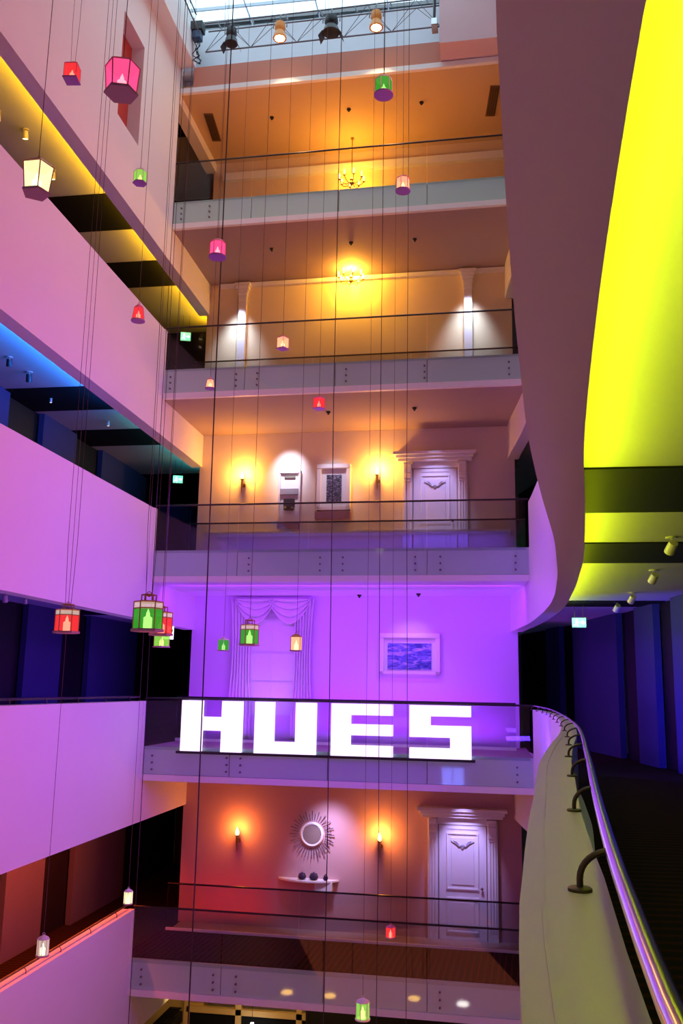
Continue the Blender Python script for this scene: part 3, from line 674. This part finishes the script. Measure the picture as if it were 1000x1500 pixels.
lantern('green lantern with copper frame over the curtained window', (-2.93,11.26,0.67), 0.35, 6, 'green', 'copper', BASE, two=True, wr=.32)
lantern('square orange lantern beside the right curtain of the violet wall', (-2.86,13.85,0.68), 0.30, 4, 'amber', 'copper', BASE, wr=.34, ph=0.785)
lantern('small glowing white lantern above the end of the lowest left parapet', (-5.65,14.70,-3.31), 0.26, 8, 'cream', 'white', BASE, dome=True, wr=.26)
lantern('white glowing lantern over the lowest left parapet, nearer the frame edge', (-5.55,11.61,-3.25), 0.28, 8, 'clear', 'white', BASE, dome=True, wr=.26)
lantern('small red lantern over the dark carpet of the lowest bridge', (-1.68,16.9,-4.14), 0.25, 4, 'red', 'pinkf', BASE, wr=.34)
lantern('pale green lantern with domed white lid in front of the lowest fascia', (-1.85,14.53,-4.65), 0.33, 6, 'lime', 'white', LIP, dome=True, wr=.30)
# long cables that run past the storeys
for (x, y, r, lab) in ((-3.62,11.6,0.009,'thick dark cable hanging the full height of the atrium, left of the letter U'),(-2.06,12.2,0.006,'dark cable hanging the full height of the atrium through the letter U'),
                       (-1.60,14.0,0.005,'thin dark cable hanging in front of the letter E'),(-1.30,15.5,0.005,'thin dark cable hanging beside the letter S'),(-4.6,12.2,0.005,'thin dark cable hanging at the bridge end left of the letter H')):
    zb = -9.0 if r > 0.0055 else -8.5
    o = MB().tube([(x, y, zb), (x+0.02, y, -2), (x-0.015, y, 4.0), (x, y, ROOFZ)], r, 6).build('cable', CORD)
    tag(o, lab, 'cable')

# ------------------------------------------------------------------ lighting truss
x0, y0 = B(-3.4, -0.5)
TR = mat('truss_steel', (0.13,0.13,0.15), 0.4, 0.6)
t = thing('lighting_truss', 'dark lighting truss spanning under the skylight', 'truss', (x0, y0, 13.9), TH)
L_ = 2.62
for (yy_, zz) in ((-0.13,0.62),(0.13,0.62),(0,0.0)):
    MB().tube([(-L_,yy_,zz),(L_,yy_,zz)], 0.018, 6).build('chord', TR, t)
n = 5
dg = MB()
for i in range(n):
    a = -L_+2*L_*i/n; b = a+2*L_/n; mm = (a+b)/2
    for yy_ in (-0.13, 0.13): dg.tube([(a,0,0),(mm,yy_,0.62)],0.007,5); dg.tube([(mm,yy_,0.62),(b,0,0)],0.007,5)
dg.build('lattice', TR, t)
for i in range(7):
    a = -2.3+0.77*i
    MB().tube([(a,-0.13,0.62),(a+0.03,-0.16,0.52),(a+0.07,-0.18,0.42)], 0.016, 6).build('hook', TR, t)
for a in (-2.2, 0.1, 2.2): MB().tube([(a,0,0.62),(a,0,1.22)], 0.006, 5).build('hanger', TR, t)
GLOWL = mat('stage_lens_glow', (1,0.8,0.4), 0.4, emit=(1.0,0.72,0.28), es=30)
OR = mat('orange_lit_housing', (0.75,0.28,0.04), 0.4)
def stage(label, u, lit, big=1.0):
    x, y = B(u, -0.72); t = thing('stage_spotlight', label, 'spotlight', (x, y, 14.02), TH)
    s_ = big
    MB().tube([(0,0.09,0.50),(0,0.0,0.40),(0,0,0.30)], 0.014, 6).build('clamp', TR, t)
    MB().tube([(-0.15*s_,0,0.10),(-0.15*s_,0,0.30),(0.15*s_,0,0.30),(0.15*s_,0,0.10)], 0.013, 6).build('yoke', TR, t)
    b = MB().lathe([(0.07*s_,0.24),(0.11*s_,0.21),(0.12*s_,0.08),(0.09*s_,0.02),(0.13*s_,-0.06),(0.15*s_,-0.16)], 18).build('housing', OR if lit else BLACK, t, smooth=True)
    MB().lathe([(0.13*s_,-0.15),(0.10*s_,-0.165)], 18).build('lens', GLOWL if lit else DARKMET, t)
    if lit: spot('stage_beam', (x, y, 13.82), (x, y+1.8, 9.0), (1.0,0.55,0.25), 160, 80)
    else:
        dr = MB()
        for sx in (-1,1): dr.add([(sx*.13*s_,-.1*s_,-.16),(sx*.13*s_,.1*s_,-.16),(sx*.20*s_,.12*s_,-.30),(sx*.20*s_,-.12*s_,-.30),(sx*.135*s_,-.1*s_,-.16),(sx*.135*s_,.1*s_,-.16),(sx*.205*s_,.12*s_,-.30),(sx*.205*s_,-.12*s_,-.30)],[(0,1,2,3),(7,6,5,4),(0,4,5,1),(1,5,6,2),(2,6,7,3),(3,7,4,0)])
        dr.build('barn_door', BLACK, t)
stage('black stage spotlight, leftmost on the truss', -5.36, False)
stage('amber glowing stage spotlight, left of the two lit ones on the truss', -4.26, True)
stage('black stage spotlight with barn doors at the middle of the truss', -3.12, False, 1.25)
stage('amber glowing stage spotlight, right of the two lit ones on the truss', -2.14, True)
# left side truss, winch box and cable coils
t = thing('side_truss', 'dark truss running along the left skylight edge towards the viewer', 'truss', (-6.22, 9.0, 14.0))
for (xx, zz) in ((0,0.75),(0.10,0.25)): MB().tube([(xx,-6,zz),(xx,8.2,zz)], 0.016, 6).build('chord', TR, t)
mb = MB()
for i in range(26): mb.tube([(0,-6+.545*i,0.75),(0.1,-5.73+.545*i,0.25),(0,-5.455+.545*i,0.75)], 0.007, 4)
mb.build('lattice', TR, t)
x, y = B(-6.28, -0.35)
t = thing('winch_box', 'blue-black winch box at the left end of the truss', 'winch', (x, y, 14.35))
MB().box(-.14,.14,-.12,.12,.20,.42).build('body', BLACK, t, bevel=0.01)
MB().box(-.10,.10,-.10,.10,0,.20).build('motor', mat('blue_motor',(0.02,0.06,0.14),0.4), t, bevel=0.02)
mb = MB()
random.seed(3)
for i in range(4):
    p = [(random.uniform(-.12,.12), random.uniform(-.05,.05), -0.02-0.1*j) for j in range(7)]; mb.tube(p, 0.010, 5)
mb.build('slack_cable', CORD, t)
x, y = B(-0.92, -0.5)
t = thing('truss_bracket', 'steel end bracket holding the truss at the right wall', 'bracket', (x, y, 13.85), TH)
MB().box(-.05,.08,-.15,.15,0,.16).build('plate', METAL, t, bevel=0.01)
MB().tube([(0,-.1,.1),(0.02,-.1,.9)],0.02,6).tube([(0,.1,.1),(0.02,.1,.9)],0.02,6).build('upright', DARKMET, t)

# ------------------------------------------------------------------ signs, ceiling spots, detectors
GREEN = mat('exit_sign_glow', (0.5,1,0.7), 0.5, emit=(0.16,0.85,0.50), es=1.0); WEM = mat('exit_pictogram', (1,1,1), 0.5, emit=(0.95,1.0,0.97), es=1.8)
WSIGN = mat('white_sign_glow', (1,1,1), 0.5, emit=(0.9,1.0,0.85), es=1.5)
def exit_sign(label, P, w_, h_, rz=0.0, m1=GREEN, topz=None):
    t = thing('exit_sign', label, 'exit sign', P, rz)
    MB().box(-w_/2,w_/2,-0.02,0.02,0,h_).build('housing', DARKMET, t)
    MB().box(-w_/2+.008,w_/2-.008,-0.026,-0.02,0.008,h_-.008).build('lit_panel', m1, t)
    q = h_/2; pm = MB()
    # running figure, doorway and arrow
    pm.lathe([(q*.16,-0.03),(q*.16,-0.027)],10,(-w_*.16,0,h_*.76),'y')
    pm.tube([(-w_*.17,-.028,h_*.66),(-w_*.2,-.028,h_*.42)],q*.11,5).tube([(-w_*.2,-.028,h_*.42),(-w_*.08,-.028,h_*.30),(-w_*.1,-.028,h_*.14)],q*.07,5)
    pm.tube([(-w_*.2,-.028,h_*.42),(-w_*.28,-.028,h_*.26),(-w_*.38,-.028,h_*.26)],q*.07,5).tube([(-w_*.17,-.028,h_*.62),(-w_*.05,-.028,h_*.52)],q*.06,5)
    pm.box(w_*.08,w_*.36,-.029,-.026,h_*.46,h_*.54).add([(w_*.24,-.029,h_*.30),(w_*.42,-.029,h_*.5),(w_*.24,-.029,h_*.70)],[(0,1,2)])
    pm.build('pictogram', WEM if m1 is GREEN else mat('sign_green',(0.05,0.35,0.12),0.5), t)
    if topz: MB().tube([(-w_*.3,0,h_),(-w_*.3,0,topz-P[2])],0.004,4).tube([(w_*.3,0,h_),(w_*.3,0,topz-P[2])],0.004,4).build('hanger', DARKMET, t)
    point('exit_glow', (P[0], P[1]-.15, P[2]+h_*.5), (0.3,1,0.5), 0.8, 0.05)
    return t
exit_sign('green exit sign glowing at the end of the left corridor under the yellow ceiling', (-7.52,21.3,8.68), 0.27, 0.24, 0.3, GREEN, CZ+2*S)
exit_sign('green exit sign glowing at the end of the left corridor under the blue ceiling', (-7.42,21.0,4.86), 0.25, 0.20, 0.3, GREEN, CZ+S)
exit_sign('green exit sign hanging in the right corridor under the yellow-green ceiling', (1.62,16.35,1.09), 0.25, 0.18, -0.1, GREEN, CZ)
exit_sign('white lit exit sign in the dark left corridor behind the green lanterns', (-6.98,19.65,0.98), 0.26, 0.40, 0.3, WSIGN, CZ)
SPB = mat('spot_body', (0.55,0.50,0.42), 0.4, 0.2); SPG = mat('spot_glow', (1,0.9,0.6), 0.5, emit=(1.0,0.82,0.45), es=3.0)
def ceiling_spot(label, P, tilt=0.5, rz=0.0, s_=1.0, lit=True):
    t = thing('ceiling_spot', label, 'ceiling spotlight', P, rz)
    MB().lathe([(0.055*s_,0),(0.055*s_,-0.015)],16).build('ceiling_plate', SPB, t, smooth=True)
    MB().tube([(0,0,-0.01),(0,0,-0.06*s_)],0.01,6).build('stem', SPB, t)
    h = MB().lathe([(0.045*s_,0.06*s_),(0.05*s_,0.0),(0.052*s_,-0.07*s_)],16).build('head', SPB if lit else BLACK, t, smooth=True)
    h.location = (0,0,-0.10*s_); h.rotation_euler = (tilt, 0, 0)
    l = MB().lathe([(0.045*s_,-0.07*s_),(0.03*s_,-0.074*s_)],16).build('lens', SPG if lit else DARKMET, h)
    return t
for P, lab in (((1.834,9.3,CZ),'ceiling spot at the right picture edge, between the two black ceiling bands'),((2.237,16.14,CZ),'ceiling spot in the right corridor, just above the exit sign'),((2.248,14.56,CZ),'ceiling spot in the right corridor, second one up from the exit sign'),((2.10,11.84,CZ),'small pale ceiling spot in the right corridor, past the second black band')):
    ceiling_spot(lab, P, 0.9, 0.3)
ceiling_spot('cylinder spot on the yellow left ceiling above the cream lantern', (-7.74,13.2,CZ+2*S), 0.3, 0.3)
ceiling_spot('cylinder spot on the yellow left ceiling near the black band', (-7.86,14.47,CZ+2*S), 0.3, 0.3)
ceiling_spot('bright spot at the left picture edge on the yellow ceiling', (-7.95,12.65,CZ+2*S), 0.3, 0.3)
ceiling_spot('dark ball-headed spot on the blue left ceiling', (-8.0,14.5,CZ+S), 0.3, 0.3, 1.1, False)
ceiling_spot('violet-tinted spot on the blue left ceiling, nearest the picture edge', (-7.97,13.75,CZ+S), 0.3, 0.3, 1.0, False)
ceiling_spot('small lit spot on the blue left ceiling between the black bands', (-7.82,17.6,CZ+S), 0.2, 0.3, 0.6)
ceiling_spot('small lit spot on the first black band of the blue left ceiling', (-8.3,15.95,SO+.235+S), 0.2, 0.3, 0.5)
ceiling_spot('lit spot on the dark ceiling of the violet storey, at the left picture edge', (-8.2,14.7,CZ), 0.5, 0.3, 1.0)
ceiling_spot('lit spot on the dark ceiling of the violet storey, second from the left edge', (-8.3,15.6,CZ), 0.5, 0.3, 0.7)
ceiling_spot('tiny bright ceiling spot in the dark corner right of the violet wall', (1.0,20.2,CZ), 0.3, 0.3, 1.0)
for (u, o_, z, lab) in ((-3.36,1.30,ZB+2*S,'small dark ceiling detector above the framed pictures, near the middle'),(-1.45,1.24,ZB+2*S,'small dark ceiling detector above the white door with the pictures'),
        (-4.75,1.18,ZB+3*S,'small dark ceiling detector above the ochre wall, leftmost of three'),(-2.89,1.14,ZB+3*S,'small dark ceiling detector above the ochre wall, middle of three'),(-1.45,1.19,ZB+3*S,'small dark ceiling detector above the ochre wall, rightmost of three'),
        (-2.78,2.55,ZB+S,'small dark ceiling detector above the violet wall, left of the pair'),(-1.43,2.3,ZB+S,'small dark ceiling detector above the violet wall, right of the pair'),
        (-4.86,1.18,13.3,'small dark ceiling detector on the orange ceiling, leftmost of three'),(-3.0,1.15,13.3,'small dark ceiling detector on the orange ceiling, middle of three'),(-1.30,1.15,13.3,'small dark ceiling detector on the orange ceiling, rightmost of three')):
    x, y = B(u, o_); t = thing('ceiling_detector', lab, 'smoke detector', (x, y, z))
    MB().lathe([(0.05,0),(0.05,-0.02),(0.035,-0.04)],14).build('base', BLACK, t, smooth=True)
    MB().lathe([(0.02,-0.04),(0.025,-0.06),(0.01,-0.075)],12).build('sensor', BLACK, t, smooth=True)
for (u, lab) in ((-6.38,'slender dark air grille on the orange ceiling at the left'),(0.32,'slender dark air grille on the orange ceiling at the right')):
    x, y = B(u, 1.35); t = thing('air_grille', lab, 'air vent', (x, y, 13.30), 0.1)
    MB().box(-.11,.11,-.55,.55,-.02,0).build('frame', mat('grille_brown',(0.16,0.09,0.05),0.5), t)
    mb = MB()
    for i in range(4): mb.box(-.08+.05*i,-.07+.05*i,-.5,.5,-.035,-.02)
    mb.build('slats', DARKMET, t)

# ------------------------------------------------------------------ lobby glimpsed below the lowest bridge
OCH = mat('lobby_ochre', (0.62,0.42,0.16), 0.7)
struct('wall_back', MB().bb(-A-2.8, -6.9, 5.5, 5.9, -9.08, ZB-S), OCH)
t = thing('lobby_staircase', 'dark sloping stair rail glimpsed under the lowest bridge at bottom left', 'staircase', (-8.2, 22.6, -9.08))
MB().add([(-.9,-.05,0),(-.6,-.05,0),(1.0,-.05,1.55),(.7,-.05,1.55),(-.9,.05,0),(-.6,.05,0),(1.0,.05,1.55),(.7,.05,1.55)],[(0,1,2,3),(7,6,5,4),(0,4,5,1),(1,5,6,2),(2,6,7,3),(3,7,4,0)]).build('stringer', DARKW, t)
mb = MB()
for i in range(8): mb.box(-.7+.2*i,-.5+.2*i,-.4,.4,.16*i,.19*i+.03)
mb.build('steps', DARKW, t)
MB().tube([(-.9,-.4,.9),(.9,-.4,2.4)],.03,8).build('handrail', RAIL, t)
t = thing('lobby_shopfront', 'ochre framed glass front with dark openings in the lobby below', 'shopfront', (-5.4, 23.35, -9.08))
mb = MB()
for x in (-1.9,-0.6,0.9,1.7): mb.box(x-.07,x+.07,-.06,.06,0,1.55)
mb.box(-1.9,1.7,-.06,.06,1.25,1.38).box(-1.9,1.7,-.06,.06,1.5,1.9); mb.build('frame', OCH, t)
MB().box(-1.83,-.67,0,.03,0,1.25).box(-.53,.83,0,.03,0,1.25).box(.97,1.63,0,.03,0,1.25).build('dark_glass', BEAMD, t)
t = thing('star_lamp', 'white cross-shaped lamp glowing in the lobby below', 'lamp', (-5.55, 22.9, -8.05))
MB().box(-.035,.035,-.03,.03,-.30,.22).box(-.28,.28,-.03,.03,.0,.07).build('tube', mat('white_tube',(1,1,1),.5,emit=(1,.97,1),es=4), t)
MB().tube([(0,0,.22),(0,0,ZB-S+8.05)],.006,5).build('cord', CORD, t)
t = thing('dark_panel', 'flat black panel in the lobby under the lowest bridge', 'partition', (-2.6, 22.9, -9.08))  # flat black sheet across the dark stretch of the lobby
MB().box(-1.6,3.2,-.05,.05,.1,2.0).build('panel', DARKW, t)
MB().box(-1.65,3.25,-.08,.08,0,.1).box(-1.65,-1.6,-.08,.08,.1,2.03).build('frame', DARKMET, t)

SAU = mat('saucer_glow', (1,0.8,0.4), 0.5, emit=(1.0,0.55,0.10), es=22); SAW = mat('saucer_glow_white', (1,1,1), 0.5, emit=(1.0,0.95,0.85), es=26)
LAMPS = [((-5.88, 9.2, -8.25), SAU, 'added yellow saucer lamp mirrored leftmost in the lowest grey fascia'), ((-4.68, 9.18, -8.25), SAU, 'added yellow saucer lamp mirrored second from left in the lowest grey fascia'), ((-2.43, 8.81, -8.25), SAU, 'added yellow saucer lamp mirrored third from left in the lowest grey fascia'), ((-1.11, 8.91, -8.25), SAW, 'added white saucer lamp mirrored at the right of the lowest grey fascia')]
for P, mm, lab in LAMPS:  # unseen lamps added for the bright discs reflected in the fascia
    t = thing('added_saucer_lamp', lab, 'added lamp', (P[0], P[1], -9.08), 0, 'added saucer lamps mirrored in the lowest fascia')
    MB().lathe([(0.16,0),(0.16,0.02),(0.03,0.04)],20).build('foot', BLACK, t, smooth=True)
    MB().tube([(0,0,.03),(0,0,.80)],0.015,8).build('pole', BLACK, t, smooth=True)
    MB().lathe([(0.03,.80),(0.15,.83),(0.165,.86),(0.12,.89),(0.03,.90)],24).build('shade', mm, t, smooth=True)

# blue-lit window on the front wall, mirrored in the glass fascia under the letters
struct('window_3', MB().box(-2.85,-2.45,-4.0,-3.97,-4.4,-3.2).box(-2.38,-1.98,-4.0,-3.97,-4.4,-3.2), mat('blue_window_glow',(0.3,0.4,1),0.5,emit=(0.16,0.22,1.0),es=18))

# ------------------------------------------------------------------ lights of each storey
def strip(name, u0, u1, off, z, target_dz, dy, col, power, w_=0.05, spread=160):
    um = (u0+u1)/2; x, y = B(um, off)
    return area(name, (x, y, z), (x, y+dy, z+target_dz), abs(u1-u0), w_, col, power, spread)
# top storey: orange ceiling
strip('uplight_orange', -6.3, 0.4, 0.35, F(3)+0.15, 1.0, 0.35, (1.0,0.28,0.012), 38)
# chandelier storey
strip('uplight_amber', -6.3, 0.4, 0.5, F(2)+0.15, 1.0, 0.5, (1.0,0.25,0.04), 16)
for u in (-5.95, -0.30):
    x, y = B(u, 2.45); x2, y2 = B(u, 2.9)
    spot('pilaster_spot', (x, y, 9.35), (x2, y2, 8.0), (0.62,0.68,1.0), 260, 70, 1.0, 0.15)
# picture storey
strip('uplight_rose', -6.3, 0.4, 0.4, F(1)+0.15, 1.0, 0.5, (1.0,0.14,0.26), 6)
strip('plinth_blue', -6.4, 0.5, 2.55, 3.44, -0.6, 0.3, (0.16,0.06,1.0), 13)
for u, z2 in ((-4.55, 5.0),(-3.46,4.6)):
    x, y = B(u, 1.9); x2, y2 = B(u, 2.9)
    spot('picture_spot', (x, y, 5.9), (x2, y2, z2), (0.74,0.74,1.0), 230 if u < -4 else 80, 50, 1.0)
x, y = B(-1.09, 1.8); x2, y2 = B(-1.09, 2.9); spot('door_spot', (x, y, 5.9), (x2, y2, 4.1), (0.50,0.42,1.0), 170, 50, 0.8)
# violet storey
strip('uplight_violet', -6.5, 0.4, 2.35, F(0)+0.05, 1.0, 0.15, (0.40,0.03,1.0), 95)
strip('downlight_violet', -6.5, 0.6, 0.5, ZB+S-0.06, -1.0, 1.1, (0.38,0.025,1.0), 95)
x, y = B(-1.66, 1.8); x2, y2 = B(-1.66, 2.9); spot('seascape_spot', (x, y, 1.98), (x2, y2, 0.5), (0.80,0.5,1.0), 40, 70, 1.0)
x, y = B(-4.85, 1.9); x2, y2 = B(-4.85, 2.9); spot('curtain_spot', (x, y, -1.0), (x2, y2, 0.2), (0.85,0.65,1.0), 25, 80, 0.9)
# lowest storey
strip('uplight_red', -6.5, -4.8, 2.3, F(-1)+0.1, 1.0, 0.3, (1.0,0.03,0.012), 9)
strip('uplight_red_all', -6.3, 0.5, 0.6, F(-1)+0.1, 1.0, 0.6, (1.0,0.04,0.06), 3)
x, y = B(-3.4, 1.9); x2, y2 = B(-3.4, 2.9); spot('mirror_spot', (x, y, -1.98), (x2, y2, -3.5), (0.58,0.52,1.0), 330, 62, 1.0, 0.2)
x, y = B(-0.5, 1.9); x2, y2 = B(-0.5, 2.9); spot('door_spot', (x, y, -1.98), (x2, y2, -3.7), (0.48,0.38,1.0), 240, 52, 0.8)
# lobby
area('lobby_light', (-4.0, 21.5, -6.2), (-5.0, 23.5, -8.0), 6, 0.5, (1.0,0.62,0.18), 60)
# coves along the left corridors: LED strip behind the beam, turned to the ceiling
def cove(k, col, power, y0=2.0, y1=20.8):
    area('cove', (-A-TB-0.04, (y0+y1)/2, SO+0.03+k*S), (-A-TB-0.9, (y0+y1)/2, SO+0.42+k*S), 0.04, y1-y0, col, power, 170)
def cove2(k, col, power, y0, y1, x=-A-TB-0.03):
    l = bpy.data.lights.new('cove', 'AREA'); l.shape = 'RECTANGLE'; l.size = y1-y0; l.size_y = 0.04; l.color = col; l.energy = power
    o = bpy.data.objects.new('cove', l); COL.objects.link(o); o.location = (x, (y0+y1)/2, SO+0.02+k*S)
    # long axis along Y, facing up and away from the atrium
    zax = -Vector((-0.75, 0, 0.66)).normalized(); xax = Vector((0,1,0)); yax = zax.cross(xax)
    o.rotation_euler = Matrix((xax, yax, zax)).transposed().to_euler()
cove2(2, (1.0,0.50,0.005), 210, 2, 21.8)
cove2(1, (0.01,0.20,1.0), 380, 2, 16.5)
cove2(1, (0.02,0.40,0.45), 26, 17.0, 21.8)
area('wash_indigo', (-7.6, 14.0, F(0)+0.1), (-8.9, 14.0, 0.0), 14, 0.1, (0.04,0.02,1.0), 90)
area('wash_orange_red', (-7.2, 14.5, -3.0), (-8.9, 14.5, -4.2), 10, 0.1, (1.0,0.09,0.004), 420)
# yellow-green cove of the right corridor, following the beam
for k in (0, 1):
    ys = [-3, 0, 1.5, 3, 4.5, 6, 7.5, 9, 10.5, 12, 13.5, 15, 16.5]
    for a, b in zip(ys, ys[1:]):
        xa, xb = interp(INN, a)+0.03, interp(INN, b)+0.03
        l = bpy.data.lights.new('cove_lime', 'AREA'); l.shape = 'RECTANGLE'; l.size = b-a; l.size_y = 0.04
        l.color = (0.80,1.0,0.01) if k == 0 else (0.15,1.0,0.5); l.energy = (8 if b < 7 else 6)*(b-a) if k == 0 else 2
        o = bpy.data.objects.new('cove_lime', l); COL.objects.link(o); o.location = ((xa+xb)/2, (a+b)/2, SO+0.03+k*S)
        xax = Vector((xb-xa, b-a, 0)).normalized(); zax = -(Vector((0,0,0.66)) + Vector((xax.y,-xax.x,0))*0.75).normalized(); zax = (zax - xax*zax.dot(xax)).normalized(); yax = zax.cross(xax)
        o.rotation_euler = Matrix((xax, yax, zax)).transposed().to_euler()
area('wash_indigo_right', (1.6, 14.0, F(0)+0.2), (3.0, 16.5, 0.3), 3.0, 0.1, (0.05,0.015,1.0), 85, 100)
